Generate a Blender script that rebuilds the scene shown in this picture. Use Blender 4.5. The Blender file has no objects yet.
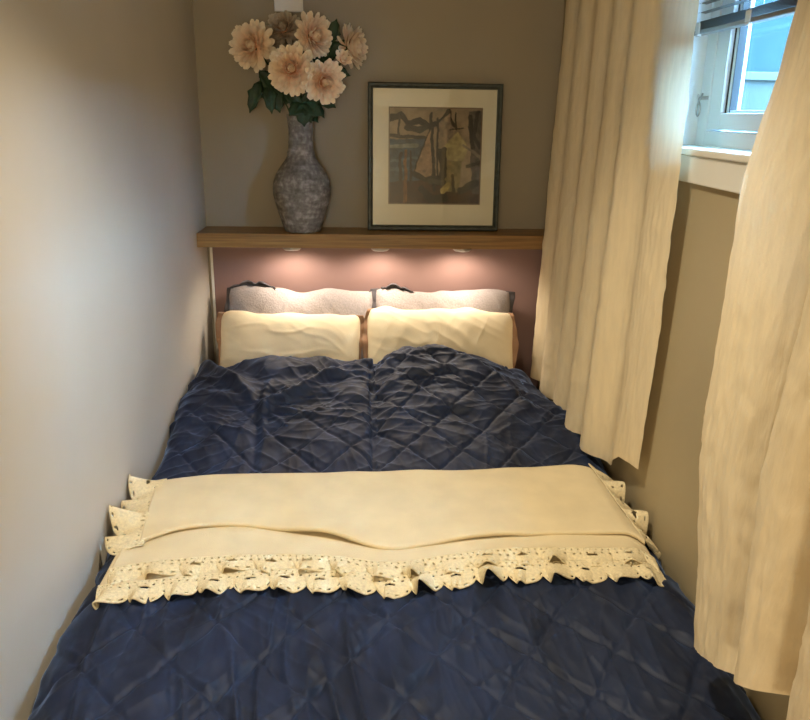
import bpy, math, random
import numpy as np
from mathutils import Vector, Matrix, Euler
random.seed(7); rng = np.random.RandomState(11)
PI = math.pi
scene = bpy.context.scene
COL = scene.collection
W, D, CEIL = 1.42, 3.25, 2.32           # alcove width, back wall distance, ceiling height (metres)
NEAR = -1.9                              # wall behind the photographer

# ------------------------------------------------------------------ helpers
def link(o, parent=None):
    COL.objects.link(o)
    if parent is not None: o.parent = parent
    return o

def thing(name, label, cat, loc=(0, 0, 0), rot=(0, 0, 0), group=None):
    o = bpy.data.objects.new(name, None); link(o)
    o.empty_display_size = .05
    o.location = loc; o.rotation_euler = rot
    o['label'] = label; o['category'] = cat
    if group: o['group'] = group
    return o

def tag(o, label, cat, group=None):
    o['label'] = label; o['category'] = cat
    if group: o['group'] = group
    return o

class MB:
    """collects verts/faces for one mesh"""
    def __init__(s): s.v = []; s.f = []; s.mi = []
    def add(s, vs, fs, mi=0):
        b = len(s.v); s.v += [tuple(p) for p in vs]
        for f in fs: s.f.append(tuple(i + b for i in f)); s.mi.append(mi)
        return b
    def box(s, x0, x1, y0, y1, z0, z1, mi=0):
        vs = [(x, y, z) for x in (x0, x1) for y in (y0, y1) for z in (z0, z1)]
        s.add(vs, [(0, 1, 3, 2), (4, 6, 7, 5), (0, 4, 5, 1), (2, 3, 7, 6), (0, 2, 6, 4), (1, 5, 7, 3)], mi)
    def grid(s, P, closed_u=False, mi=0):
        n, m = P.shape[:2]
        fs = []
        for i in range(n - (0 if closed_u else 1)):
            i2 = (i + 1) % n
            for j in range(m - 1):
                fs.append((i * m + j, i2 * m + j, i2 * m + j + 1, i * m + j + 1))
        s.add(P.reshape(-1, 3).tolist(), fs, mi)
    def lathe(s, prof, n=48, cx=0, cy=0, cap0=True, cap1=True, mi=0):
        P = np.array([[(cx + r * math.cos(2 * PI * i / n), cy + r * math.sin(2 * PI * i / n), z) for r, z in prof] for i in range(n)])
        b = len(s.v); m = len(prof)
        s.grid(P, True, mi)
        if cap0: s.f.append(tuple(b + i * m for i in range(n))[::-1]); s.mi.append(mi)
        if cap1: s.f.append(tuple(b + i * m + m - 1 for i in range(n))); s.mi.append(mi)
    def tube(s, pts, r, n=8, mi=0):
        pts = [Vector(p) for p in pts]; rows = []
        up = Vector((.31, .17, .93)).normalized()
        for i, p in enumerate(pts):
            t = (pts[min(i + 1, len(pts) - 1)] - pts[max(i - 1, 0)]).normalized()
            a = t.cross(up)
            if a.length < .05: a = t.cross(Vector((1, 0, 0)))
            a.normalize(); b = t.cross(a)
            rr = r[i] if hasattr(r, '__len__') else r
            rows.append([tuple(p + (a * math.cos(2 * PI * k / n) + b * math.sin(2 * PI * k / n)) * rr) for k in range(n)])
        P = np.array(rows).transpose(1, 0, 2)
        bb = len(s.v); m = len(pts)
        s.grid(P, True, mi)
        s.f.append(tuple(bb + k * m for k in range(n))); s.mi.append(mi)
        s.f.append(tuple(bb + k * m + m - 1 for k in range(n))[::-1]); s.mi.append(mi)
    def build(s, name, mats, parent=None, smooth=False, bevel=0, solid=0, loc=None):
        me = bpy.data.meshes.new(name); me.from_pydata(s.v, [], s.f); me.update()
        if not isinstance(mats, (list, tuple)): mats = [mats]
        for m in mats: me.materials.append(m)
        if len(mats) > 1: me.polygons.foreach_set('material_index', s.mi)
        if smooth: me.polygons.foreach_set('use_smooth', [True] * len(me.polygons))
        o = bpy.data.objects.new(name, me); link(o, parent)
        if loc: o.location = loc
        if solid:
            k = o.modifiers.new('solid', 'SOLIDIFY'); k.thickness = solid; k.offset = 0
        if bevel:
            k = o.modifiers.new('bevel', 'BEVEL'); k.width = bevel; k.segments = 3; k.limit_method = 'ANGLE'
        return o

def struct(mb, name, mats, **k):
    o = mb.build(name, mats, **k)
    if o.parent is None: o['kind'] = 'structure'
    return o

def hash2(i, j, seed):
    n = (i.astype(np.int64) * 374761393 + j.astype(np.int64) * 668265263 + seed * 982451653) & 0x7fffffff
    n = ((n ^ (n >> 13)) * 1274126177) & 0x7fffffff
    return ((n ^ (n >> 16)) & 0xffff) / 65535.0
def vn(x, y, seed=0):
    x = np.asarray(x, float); y = np.asarray(y, float)
    i = np.floor(x); j = np.floor(y); a = x - i; b = y - j
    a = a * a * a * (a * (a * 6 - 15) + 10); b = b * b * b * (b * (b * 6 - 15) + 10)
    return (hash2(i, j, seed) * (1 - a) + hash2(i + 1, j, seed) * a) * (1 - b) + (hash2(i, j + 1, seed) * (1 - a) + hash2(i + 1, j + 1, seed) * a) * b
def fbm(x, y, seed=0, o=3):
    s = 0; a = .5
    for k in range(o): s = s + a * (vn(x * 2 ** k, y * 2 ** k, seed + k * 17) - .5); a *= .5
    return s
def ridge(x, y, ang, lx, ly, seed):
    """crease noise: long along ang (length lx), narrow across (ly); 0..1, 1 on the crest"""
    c, s_ = math.cos(ang), math.sin(ang)
    u = (x * c + y * s_) / lx; v = (-x * s_ + y * c) / ly
    v = v + 1.2 * (vn(u * 1.3, v * .35, seed + 5) - .5)
    n = vn(u, v, seed)
    return (1 - np.abs(2 * n - 1)) ** 2.2
def sst(x, a, b):
    t = np.clip((np.asarray(x, float) - a) / (b - a), 0, 1); return t * t * (3 - 2 * t)
def seg_dist(x, y, pts):
    d = np.full(np.shape(x), 9.)
    for (ax, ay), (bx, by) in zip(pts[:-1], pts[1:]):
        vx, vy = bx - ax, by - ay
        t = np.clip(((x - ax) * vx + (y - ay) * vy) / (vx * vx + vy * vy), 0, 1)
        d = np.minimum(d, np.hypot(x - ax - t * vx, y - ay - t * vy))
    return d

# ------------------------------------------------------------------ materials
def mat(name, col, rough=.6, spec=.3, metal=0, sheen=0, sheen_tint=None, var=None, bump=None, aniso=None, trans=0):
    """Principled with optional colour variation var=(scale,amount,detail,stretch) and bump=(scale,strength,stretch)"""
    m = bpy.data.materials.new(name); m.use_nodes = True
    nt = m.node_tree; N = nt.nodes; L = nt.links
    p = N['Principled BSDF']; out = N['Material Output']
    p.inputs['Base Color'].default_value = (*col, 1); p.inputs['Roughness'].default_value = rough
    p.inputs['Specular IOR Level'].default_value = spec; p.inputs['Metallic'].default_value = metal
    if sheen:
        p.inputs['Sheen Weight'].default_value = sheen; p.inputs['Sheen Roughness'].default_value = .35
        p.inputs['Sheen Tint'].default_value = (*(sheen_tint or (1, 1, 1)), 1)
    tc = N.new('ShaderNodeTexCoord')
    def noise(scale, detail, stretch):
        mp = N.new('ShaderNodeMapping'); mp.inputs['Scale'].default_value = stretch
        L.new(tc.outputs['Object'], mp.inputs['Vector'])
        n = N.new('ShaderNodeTexNoise'); n.inputs['Scale'].default_value = scale; n.inputs['Detail'].default_value = detail
        L.new(mp.outputs[0], n.inputs['Vector']); return n
    if var:
        sc, amt, det, st = var
        n = noise(sc, det, st)
        mr = N.new('ShaderNodeMapRange'); mr.inputs['From Min'].default_value = .3; mr.inputs['From Max'].default_value = .7
        mr.inputs['To Min'].default_value = 1 - amt; mr.inputs['To Max'].default_value = 1 + amt
        L.new(n.outputs['Fac'], mr.inputs['Value'])
        mx = N.new('ShaderNodeVectorMath'); mx.operation = 'SCALE'; mx.inputs[0].default_value = col
        L.new(mr.outputs[0], mx.inputs['Scale']); L.new(mx.outputs[0], p.inputs['Base Color'])
        m['col_out'] = mx.name
    if bump:
        sc, stg, st = bump
        n = noise(sc, 3, st)
        b = N.new('ShaderNodeBump'); b.inputs['Strength'].default_value = stg; b.inputs['Distance'].default_value = .004
        L.new(n.outputs['Fac'], b.inputs['Height']); L.new(b.outputs[0], p.inputs['Normal'])
    if trans:
        t = N.new('ShaderNodeBsdfTranslucent'); t.inputs['Color'].default_value = (*col, 1)
        if var: L.new(N[m['col_out']].outputs[0], t.inputs['Color'])
        ms = N.new('ShaderNodeMixShader'); ms.inputs[0].default_value = trans
        L.new(p.outputs[0], ms.inputs[1]); L.new(t.outputs[0], ms.inputs[2]); L.new(ms.outputs[0], out.inputs['Surface'])
    return m

M = {}
ONE = (1, 1, 1)
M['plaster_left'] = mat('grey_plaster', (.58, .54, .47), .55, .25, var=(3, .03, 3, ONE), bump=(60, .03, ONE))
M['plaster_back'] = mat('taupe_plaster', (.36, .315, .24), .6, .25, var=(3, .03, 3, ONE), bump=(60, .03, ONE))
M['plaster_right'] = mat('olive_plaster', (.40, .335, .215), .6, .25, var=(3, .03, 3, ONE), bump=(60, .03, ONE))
M['mauve'] = mat('mauve_paint', (.25, .16, .15), .5, .25, var=(4, .03, 2, ONE))
M['white_paint'] = mat('white_gloss_paint', (.80, .80, .76), .35, .4)
M['window_daylight_tint'] = mat('daylight_tinted_window_paint', (.72, .79, .83), .35, .4)  # white paint with the blue of the daylight mixed into its colour
M['ceiling'] = mat('ceiling_paint', (.7, .66, .58), .8, .2)
M['floor'] = mat('floor_boards', (.22, .13, .07), .45, .3, var=(4, .3, 4, (1, .1, 1)))
M['white_plastic'] = mat('white_plastic', (.74, .72, .66), .4, .4)
M['clear_plastic'] = mat('clear_plastic', (.75, .8, .85), .2, .5)
M['steel'] = mat('steel', (.45, .45, .46), .3, .5, metal=1)
M['alu'] = mat('grey_aluminium', (.30, .32, .34), .42, .5, metal=.4)
M['cord'] = mat('cord', (.7, .72, .72), .8, .2)
M['rubber'] = mat('black_gasket', (.015, .015, .017), .6, .3)
M['velvet'] = mat('navy_velvet', (.0085, .0155, .042), .56, .26, sheen=.40, sheen_tint=(.32, .51, 1.0), var=(14, .45, 4, (1, .22, 1)), bump=(90, .12, (1, .35, 1)))
M['mattress'] = mat('mattress_ticking', (.7, .62, .52), .9, .2)
M['sheet'] = mat('pale_sheet', (.72, .58, .46), .9, .2)
M['bed_wood'] = mat('bed_base', (.2, .13, .08), .5, .3)
M['wool'] = mat('cream_wool', (.70, .605, .41), .95, .1, sheen=.25, var=(14, .05, 4, ONE), bump=(500, .35, ONE))
M['lace'] = mat('cream_crochet', (.75, .66, .45), .95, .1, var=(160, .12, 3, ONE), bump=(420, .6, ONE))
M['linen'] = mat('cream_linen', (.80, .69, .49), .9, .15, var=(60, .05, 4, (1, 1, .15)), bump=(260, .25, (1, 1, .2)), trans=.14)
M['cream_cotton'] = mat('cream_cotton', (.74, .66, .49), .9, .15, var=(20, .03, 3, ONE), bump=(300, .12, ONE))
M['tan'] = mat('tan_cotton', (.33, .205, .135), .95, .05, bump=(300, .2, ONE))
M['seersucker'] = mat('grey_seersucker', (.33, .30, .305), .9, .15, var=(160, .12, 3, ONE), bump=(150, .55, (1, .5, 1)))
M['charcoal'] = mat('charcoal_cotton', (.085, .08, .09), .9, .15, bump=(200, .3, ONE))
M['frame'] = mat('dark_green_frame', (.045, .055, .048), .45, .4, var=(60, .35, 3, (1, 1, 1)), bump=(120, .2, ONE))
M['mat_board'] = mat('mat_board', (.82, .75, .62), .9, .1)
M['heart'] = mat('salmon_heart', (.62, .34, .20), .85, .1, bump=(400, .8, ONE))
M['stem'] = mat('green_stem', (.05, .09, .03), .6, .3)
M['leaf'] = mat('dark_green_leaf', (.018, .046, .019), .5, .35, var=(40, .35, 2, ONE))

def wood_mat():
    m = bpy.data.materials.new('oak_veneer'); m.use_nodes = True
    nt = m.node_tree; N = nt.nodes; L = nt.links; p = N['Principled BSDF']
    tc = N.new('ShaderNodeTexCoord'); mp = N.new('ShaderNodeMapping'); mp.inputs['Scale'].default_value = (1.2, 30, 40)
    L.new(tc.outputs['Object'], mp.inputs['Vector'])
    n = N.new('ShaderNodeTexNoise'); n.inputs['Scale'].default_value = 3; n.inputs['Detail'].default_value = 6; n.inputs['Distortion'].default_value = .6
    L.new(mp.outputs[0], n.inputs['Vector'])
    r = N.new('ShaderNodeValToRGB'); e = r.color_ramp.elements
    e[0].position = .3; e[0].color = (.17, .088, .026, 1); e[1].position = .7; e[1].color = (.37, .205, .067, 1)
    L.new(n.outputs['Fac'], r.inputs[0]); L.new(r.outputs[0], p.inputs['Base Color'])
    p.inputs['Roughness'].default_value = .38
    b = N.new('ShaderNodeBump'); b.inputs['Strength'].default_value = .08; L.new(n.outputs['Fac'], b.inputs['Height']); L.new(b.outputs[0], p.inputs['Normal'])
    return m
M['oak'] = wood_mat()

def emit_mat(name, col, s):
    m = bpy.data.materials.new(name); m.use_nodes = True
    nt = m.node_tree; p = nt.nodes['Principled BSDF']
    p.inputs['Emission Color'].default_value = (*col, 1); p.inputs['Emission Strength'].default_value = s
    return m
M['lamp_lens'] = emit_mat('lamp_lens', (1, .78, .5), 6)

def glass_mat(name, refl=1.0):
    m = bpy.data.materials.new(name); m.use_nodes = True
    nt = m.node_tree; N = nt.nodes; L = nt.links; N.remove(N['Principled BSDF'])
    t = N.new('ShaderNodeBsdfTransparent'); t.inputs[0].default_value = (.97, .985, .98, 1)
    g = N.new('ShaderNodeBsdfGlossy'); g.inputs['Roughness'].default_value = .02
    f0 = N.new('ShaderNodeLayerWeight'); f1 = N.new('ShaderNodeMath'); f1.operation = 'POWER'; f1.inputs[1].default_value = 5; L.new(f0.outputs['Facing'], f1.inputs[0])
    f = N.new('ShaderNodeMath'); f.operation = 'MULTIPLY_ADD'; f.inputs[1].default_value = .96; f.inputs[2].default_value = .04; L.new(f1.outputs[0], f.inputs[0])
    k = N.new('ShaderNodeMath'); k.operation = 'MULTIPLY'; k.inputs[1].default_value = refl; L.new(f.outputs[0], k.inputs[0])
    ms = N.new('ShaderNodeMixShader'); L.new(k.outputs[0], ms.inputs[0]); L.new(t.outputs[0], ms.inputs[1]); L.new(g.outputs[0], ms.inputs[2])
    L.new(ms.outputs[0], N['Material Output'].inputs['Surface'])
    return m
M['glass'] = glass_mat('window_glass')
M['picture_glass'] = glass_mat('picture_glass', 1.0)

def vcol_mat(name, rough=.8, spec=.2, bump=None):
    m = mat(name, (.5, .5, .5), rough, spec, bump=bump)
    nt = m.node_tree; a = nt.nodes.new('ShaderNodeAttribute'); a.attribute_name = 'pigment'
    nt.links.new(a.outputs['Color'], nt.nodes['Principled BSDF'].inputs['Base Color'])
    return m
M['print'] = vcol_mat('printed_picture', .8)
M['petal'] = vcol_mat('blush_petal', .75, .2)

def set_pigment(o, cols):
    a = o.data.color_attributes.new('pigment', 'FLOAT_COLOR', 'POINT')
    c = np.ones((len(cols), 4), np.float32); c[:, :3] = cols
    a.data.foreach_set('color', c.ravel())

def vase_mat():
    m = bpy.data.materials.new('greywashed_stoneware'); m.use_nodes = True
    nt = m.node_tree; N = nt.nodes; L = nt.links; p = N['Principled BSDF']; p.inputs['Roughness'].default_value = .75
    p.inputs['Specular IOR Level'].default_value = .2
    tc = N.new('ShaderNodeTexCoord')
    def nz(scale, st, det=5):
        mp = N.new('ShaderNodeMapping'); mp.inputs['Scale'].default_value = st; L.new(tc.outputs['Object'], mp.inputs['Vector'])
        n = N.new('ShaderNodeTexNoise'); n.inputs['Scale'].default_value = scale; n.inputs['Detail'].default_value = det; L.new(mp.outputs[0], n.inputs['Vector']); return n
    a = nz(14, (1, 1, 3.6)); b = nz(70, (1, 1, .8), 5)
    ad = N.new('ShaderNodeMath'); ad.operation = 'ADD'; L.new(a.outputs['Fac'], ad.inputs[0]); L.new(b.outputs['Fac'], ad.inputs[1])
    r = N.new('ShaderNodeValToRGB'); e = r.color_ramp.elements
    e[0].position = .38; e[0].color = (.13, .122, .11, 1); e[1].position = .70; e[1].color = (.46, .44, .41, 1)
    k = e.new(.52); k.color = (.22, .208, .19, 1)
    h = N.new('ShaderNodeMath'); h.operation = 'MULTIPLY'; h.inputs[1].default_value = .5; L.new(ad.outputs[0], h.inputs[0])
    L.new(h.outputs[0], r.inputs[0]); L.new(r.outputs[0], p.inputs['Base Color'])
    bp = N.new('ShaderNodeBump'); bp.inputs['Strength'].default_value = .4; bp.inputs['Distance'].default_value = .004
    L.new(ad.outputs[0], bp.inputs['Height']); L.new(bp.outputs[0], p.inputs['Normal'])
    return m
M['vase'] = vase_mat()

def nap(m):        # brushed pile: the sheen varies in lengthwise streaks
    nt = m.node_tree; N = nt.nodes; L = nt.links; p = N['Principled BSDF']
    tc = N.new('ShaderNodeTexCoord'); mp = N.new('ShaderNodeMapping'); mp.inputs['Scale'].default_value = (1, .22, .6); L.new(tc.outputs['Object'], mp.inputs['Vector'])
    n = N.new('ShaderNodeTexNoise'); n.inputs['Scale'].default_value = 24; n.inputs['Detail'].default_value = 4; n.inputs['Distortion'].default_value = .8; L.new(mp.outputs[0], n.inputs['Vector'])
    r = N.new('ShaderNodeMapRange'); r.inputs['From Min'].default_value = .35; r.inputs['From Max'].default_value = .68
    r.inputs['To Min'].default_value = .04; r.inputs['To Max'].default_value = .66; L.new(n.outputs['Fac'], r.inputs['Value']); L.new(r.outputs[0], p.inputs['Sheen Weight'])
nap(M['velvet'])

# ------------------------------------------------------------------ the room
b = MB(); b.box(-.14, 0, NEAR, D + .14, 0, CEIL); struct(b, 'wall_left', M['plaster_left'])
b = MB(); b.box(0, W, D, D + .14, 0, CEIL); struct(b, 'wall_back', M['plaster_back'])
b = MB(); b.box(0, W, NEAR - .14, NEAR, 0, CEIL); struct(b, 'wall_front', M['plaster_left'])
b = MB(); b.box(-.14, W + .14, NEAR - .14, D + .14, -.1, 0); struct(b, 'floor', M['floor'])
b = MB(); b.box(-.14, W + .14, NEAR - .14, D + .14, CEIL, CEIL + .1); struct(b, 'ceiling', M['ceiling'])
WY0, WY1, WZ0, WZ1 = 1.26, 2.02, 1.535, 2.14
b = MB()
b.box(W, W + .14, NEAR, WY0, 0, CEIL); b.box(W, W + .14, WY1, D + .14, 0, CEIL)
b.box(W, W + .14, WY0, WY1, 0, WZ0); b.box(W, W + .14, WY0, WY1, WZ1, CEIL)
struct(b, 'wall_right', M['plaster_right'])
b = MB(); b.box(W - .014, W, .9, 2.12, 1.474, 1.535); struct(b, 'trim_1', M['white_paint'], bevel=.003)         # apron board under the window
b = MB(); b.box(W - .022, W + .075, .9, 2.019, 1.5355, 1.552); struct(b, 'trim_2', M['white_paint'], bevel=.004)    # window board

# window_1: lining, outer frame, sash, glass
wx = W + .07
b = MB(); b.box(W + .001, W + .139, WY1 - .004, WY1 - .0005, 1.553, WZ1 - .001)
win = struct(b, 'window_1', M['window_daylight_tint'])
b = MB(); fy0, fy1, fz0, fz1 = WY0 + .005, WY1 - .005, 1.5525, WZ1 - .005
t = .054
b.box(wx, wx + .06, fy1 - t, fy1, fz0, fz1); b.box(wx, wx + .06, fy0, fy0 + t, fz0, fz1)
b.box(wx, wx + .06, fy0 + t, fy1 - t, fz0, fz0 + .036); b.box(wx, wx + .06, fy0 + t, fy1 - t, fz1 - t, fz1)
wfr = b.build('window_frame', M['window_daylight_tint'], win, bevel=.003)
sy0, sy1, sz0, sz1 = fy0 + t + .003, fy1 - t - .003, fz0 + .0395, fz1 - t - .003
b = MB(); t2 = .066
b.box(wx + .002, wx + .05, sy1 - t2, sy1, sz0, sz1); b.box(wx + .002, wx + .05, sy0, sy0 + t2, sz0, sz1)
b.box(wx + .002, wx + .05, sy0 + t2, sy1 - t2, sz0, sz0 + .038); b.box(wx + .002, wx + .05, sy0 + t2, sy1 - t2, sz1 - t2, sz1)
sash = b.build('sash', M['window_daylight_tint'], win, bevel=.003)
gy0, gy1, gz0, gz1 = sy0 + t2, sy1 - t2, sz0 + .038, sz1 - t2
b = MB()
for off in (0, .022):
    b.box(wx + .012, wx + .03, gy1 - .003 - off, gy1 - off, gz0, gz1); b.box(wx + .012, wx + .03, gy0 + off, gy0 + .003 + off, gz0, gz1)
b.build('gasket', M['rubber'], sash)
b = MB(); b.box(wx + .014, wx + .034, gy1 - .022, gy1 - .003, gz0, gz1); b.box(wx + .014, wx + .034, gy0 + .003, gy0 + .022, gz0, gz1)
b.box(wx + .014, wx + .034, gy0 + .022, gy1 - .022, gz0, gz0 + .006)
b.build('glazing_bead', M['window_daylight_tint'], sash, bevel=.002)
b = MB(); b.box(wx + .022, wx + .027, gy0 + .003, gy1 - .003, gz0 + .001, gz1); b.build('pane', M['glass'], sash)
b = MB()                                                         # stay hook on the frame
hy, hz, hx = fy1 - .030, 1.655, wx
b.box(hx - .004, hx, hy - .02, hy + .02, hz + .006, hz + .014)
b.tube([(hx - .012, hy - .012, hz + .02), (hx - .014, hy - .004, hz + .008), (hx - .014, hy + .006, hz - .004)], .0022, 6)
b.tube([(hx - .012, hy + .014, hz + .018), (hx - .014, hy + .004, hz + .006), (hx - .014, hy - .006, hz - .006)], .0022, 6)
b.tube([(hx - .014, hy + .010 * math.cos(a), hz - .017 + .016 * math.sin(a)) for a in np.linspace(PI * .2, PI * 2.2 - .01, 20)], .002, 6)
b.build('stay_hook', M['steel'], wfr, smooth=True)

# outside: ground, a neighbouring building, two unseen blocks added to shape the daylight
b = MB(); b.box(W + .141, 14, -6, 16, 1.0, 1.1); struct(b, 'ground', mat('dark_ground', (.06, .06, .055), .9, .1, var=(4, .3, 4, ONE)))
nb = thing('neighbouring_building', 'pale blue neighbouring building seen through the window pane', 'building', (5, 8, 1.1))
facade = mat('blue_cladding', (.010, .025, .030), .7, .2, var=(6, .08, 3, (1, 1, 4)))
plinth = mat('pale_render', (.036, .044, .042), .8, .2, var=(5, .05, 3, ONE))
b = MB(); b.box(-4.2, 3, 0, 2, .95, 4.2); b.build('upper_wall', facade, nb)
b = MB(); b.box(-4.2, 3, -.02, 2, 0, .87); b.build('lower_wall', plinth, nb)
b = MB(); b.box(-4.2, 3, -.07, 2, .87, .95); b.build('ledge', mat('pale_ledge', (.05, .055, .05), .7, .2), nb, bevel=.01)
b = MB(); b.box(3, 5, -5.6, 2, 0, 4.6); b.build('tall_daylight_blocker', plinth, nb)  # unseen block, added to keep daylight off the nearer left wall
b = MB(); b.box(3, 5, -15, -5.6, 0, 2.2); b.build('low_daylight_blocker', plinth, nb)  # unseen block, added to cut off the top of the daylight patch

# ------------------------------------------------------------------ blind in the window reveal
blx = W + .035
bl = thing('venetian_blind', 'grey aluminium slatted blind drawn half up in the window', 'blind', (blx, 1.5, WZ1))
y0, y1 = 1.28, 1.995
b = MB(); b.box(-.0135, .0135, y0 - 1.5, y1 - 1.5, -.03, -.001); b.build('headrail', M['alu'], bl, bevel=.002)
b = MB(); b.box(-.0125, .0125, y0 - 1.5, y1 - 1.5, 1.806 - WZ1, 1.816 - WZ1); b.build('bottom_rail', M['alu'], bl, bevel=.003)
def slat_pts(z, tilt=.12):
    pts = []
    for y in (y0 - 1.5 + .004, y1 - 1.5 - .004):
        pts.append([(x, y, z + .0022 * (1 - (x / .0125) ** 2) + tilt * x) for x in np.linspace(-.0125, .0125, 7)])
    return np.array(pts)
zs = [1.8185 + .0026 * k for k in range(7)]
while zs[-1] < WZ1 - .06: zs.append(zs[-1] + .0205)
sl0 = None
for k, z in enumerate(zs):
    if sl0 is None:
        b = MB(); b.grid(slat_pts(0, .05)); sl0 = b.build('slat', M['alu'], bl, smooth=True, solid=.0004); sl0.location.z = z - WZ1
    else:
        c = sl0.copy(); link(c); c.parent = bl; c.location.z = z - WZ1
for yy in (1.955, 1.70, 1.40):
    b = MB()
    for dx in (-.0138, .0138): b.tube([(dx, yy - 1.5, -.03), (dx, yy - 1.5, 1.812 - WZ1)], .0007, 5)
    b.build('ladder_cord', M['cord'], bl)
    b = MB(); b.box(-.017, -.0136, yy - 1.511, yy - 1.489, 1.807 - WZ1, 1.830 - WZ1); b.box(-.0175, -.008, yy - 1.508, yy - 1.492, 1.8015 - WZ1, 1.8065 - WZ1)
    b.build('clip', M['clear_plastic'], bl, bevel=.0015)

# ------------------------------------------------------------------ headboard niche: panel, shelf, puck lights
b = MB(); b.box(.022, W - .002, D - .014, D - .0005, .001, 1.109)
hp = tag(b.build('headboard_panel', M['mauve'], bevel=.001), 'mauve painted panel on the wall under the oak shelf', 'panel')
b = MB(); b.box(.012, .0215, D - .016, D - .0005, .001, 1.109)
b.build('edge_strip', M['white_paint'], hp)
SZ0, SZ1, SY = 1.110, 1.164, D - .2
b = MB(); b.box(.001, W - .001, SY, D - .0005, SZ0, SZ1)
tag(b.build('wall_shelf', M['oak'], bevel=.002), 'oak wall shelf across the alcove above the pillows', 'shelf')
for x, lb in ((.362, 'small round downlight under the oak shelf, below the grey vase'),
              (.712, 'small round downlight under the oak shelf, middle one of three'),
              (1.040, 'small round downlight under the oak shelf, nearest the curtain')):
    pk = thing('puck_light', lb, 'light', (x, 3.10, SZ0 - .0002), group='downlights under the shelf')
    b = MB(); b.lathe([(.026, -.0155), (.030, -.0155), (.036, -.010), (.037, 0)], 36, cap0=False); b.build('housing', M['steel'], pk, smooth=True)
    b = MB(); b.lathe([(.0255, -.0150), (.0255, -.012)], 30); b.build('lens', M['lamp_lens'], pk)
    l = bpy.data.lights.new('puck_lamp', 'SPOT'); l.energy = 3.9; l.color = (1, .82, .62); l.spot_size = R = math.radians(168); l.spot_blend = .55; l.shadow_soft_size = .022
    lo = bpy.data.objects.new('puck_lamp', l); COL.objects.link(lo); lo.location = (x, 3.10, SZ0 - .02)

# ------------------------------------------------------------------ wall box
jb = thing('wall_box', 'white square plastic box on the wall above the flowers', 'wall box', (.365, D - .0005, 1.978))
b = MB(); b.box(-.052, .052, -.026, 0, 0, .10); b.build('back_box', M['white_plastic'], jb, bevel=.004)
b = MB(); b.box(-.054, .054, -.034, -.0262, -.002, .102); b.build('cover', M['white_plastic'], jb, bevel=.003)

# ------------------------------------------------------------------ vase
VX, VY = .405, 3.130
prof = [(.066, 0), (.071, .004), (.080, .03), (.093, .07), (.105, .110), (.1125, .145), (.1135, .153), (.1112, .157), (.1135, .161), (.1125, .170), (.109, .195), (.099, .222), (.083, .247), (.067, .268), (.0565, .284), (.0535, .290), (.0560, .294), (.0520, .298), (.0545, .303), (.0500, .310), (.0475, .335), (.0490, .340), (.0465, .345), (.0462, .375), (.0475, .400), (.0500, .425), (.0530, .437), (.0545, .441), (.0520, .443), (.0480, .436), (.043, .41), (.041, .35), (.041, .30)]
b = MB(); b.lathe(prof, 64, cap1=False)
vase = b.build('stoneware_vase', M['vase'], smooth=True, loc=(VX, VY, SZ1 + .0005))
tag(vase, 'grey washed stoneware vase with long neck on the oak shelf', 'vase')

# ------------------------------------------------------------------ dahlias
def petal(mb, cols, base, out, up, L, w, cup, col0, col1, rs):
    """one spoon-shaped petal growing from base along out, bending towards up"""
    side = out.cross(up).normalized()
    nu, nv = 8, 5; vs = []; cc = []
    curl = rs.uniform(-.25, .35)
    for i in range(nu):
        t_ = i / (nu - 1)
        wid = w * float(np.interp(t_, [0, .2, .4, .6, .8, .92, 1], [.3, .5, .75, .95, 1, .82, .38]))
        for j in range(nv):
            s_ = (j / (nv - 1) - .5) * 2
            p = base + out * (L * t_) + side * (wid * s_) + up * (cup * L * (t_ ** 2) * .5 + cup * .5 * wid * (s_ * s_) - curl * L * .25 * t_ ** 3)
            vs.append(tuple(p)); k = t_ ** .8
            cc.append(tuple(col0[q] * (1 - k) + col1[q] * k for q in range(3)))
    fs = [(i * nv + j, (i + 1) * nv + j, (i + 1) * nv + j + 1, i * nv + j + 1) for i in range(nu - 1) for j in range(nv - 1)]
    mb.add(vs, fs); cols += cc

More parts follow.
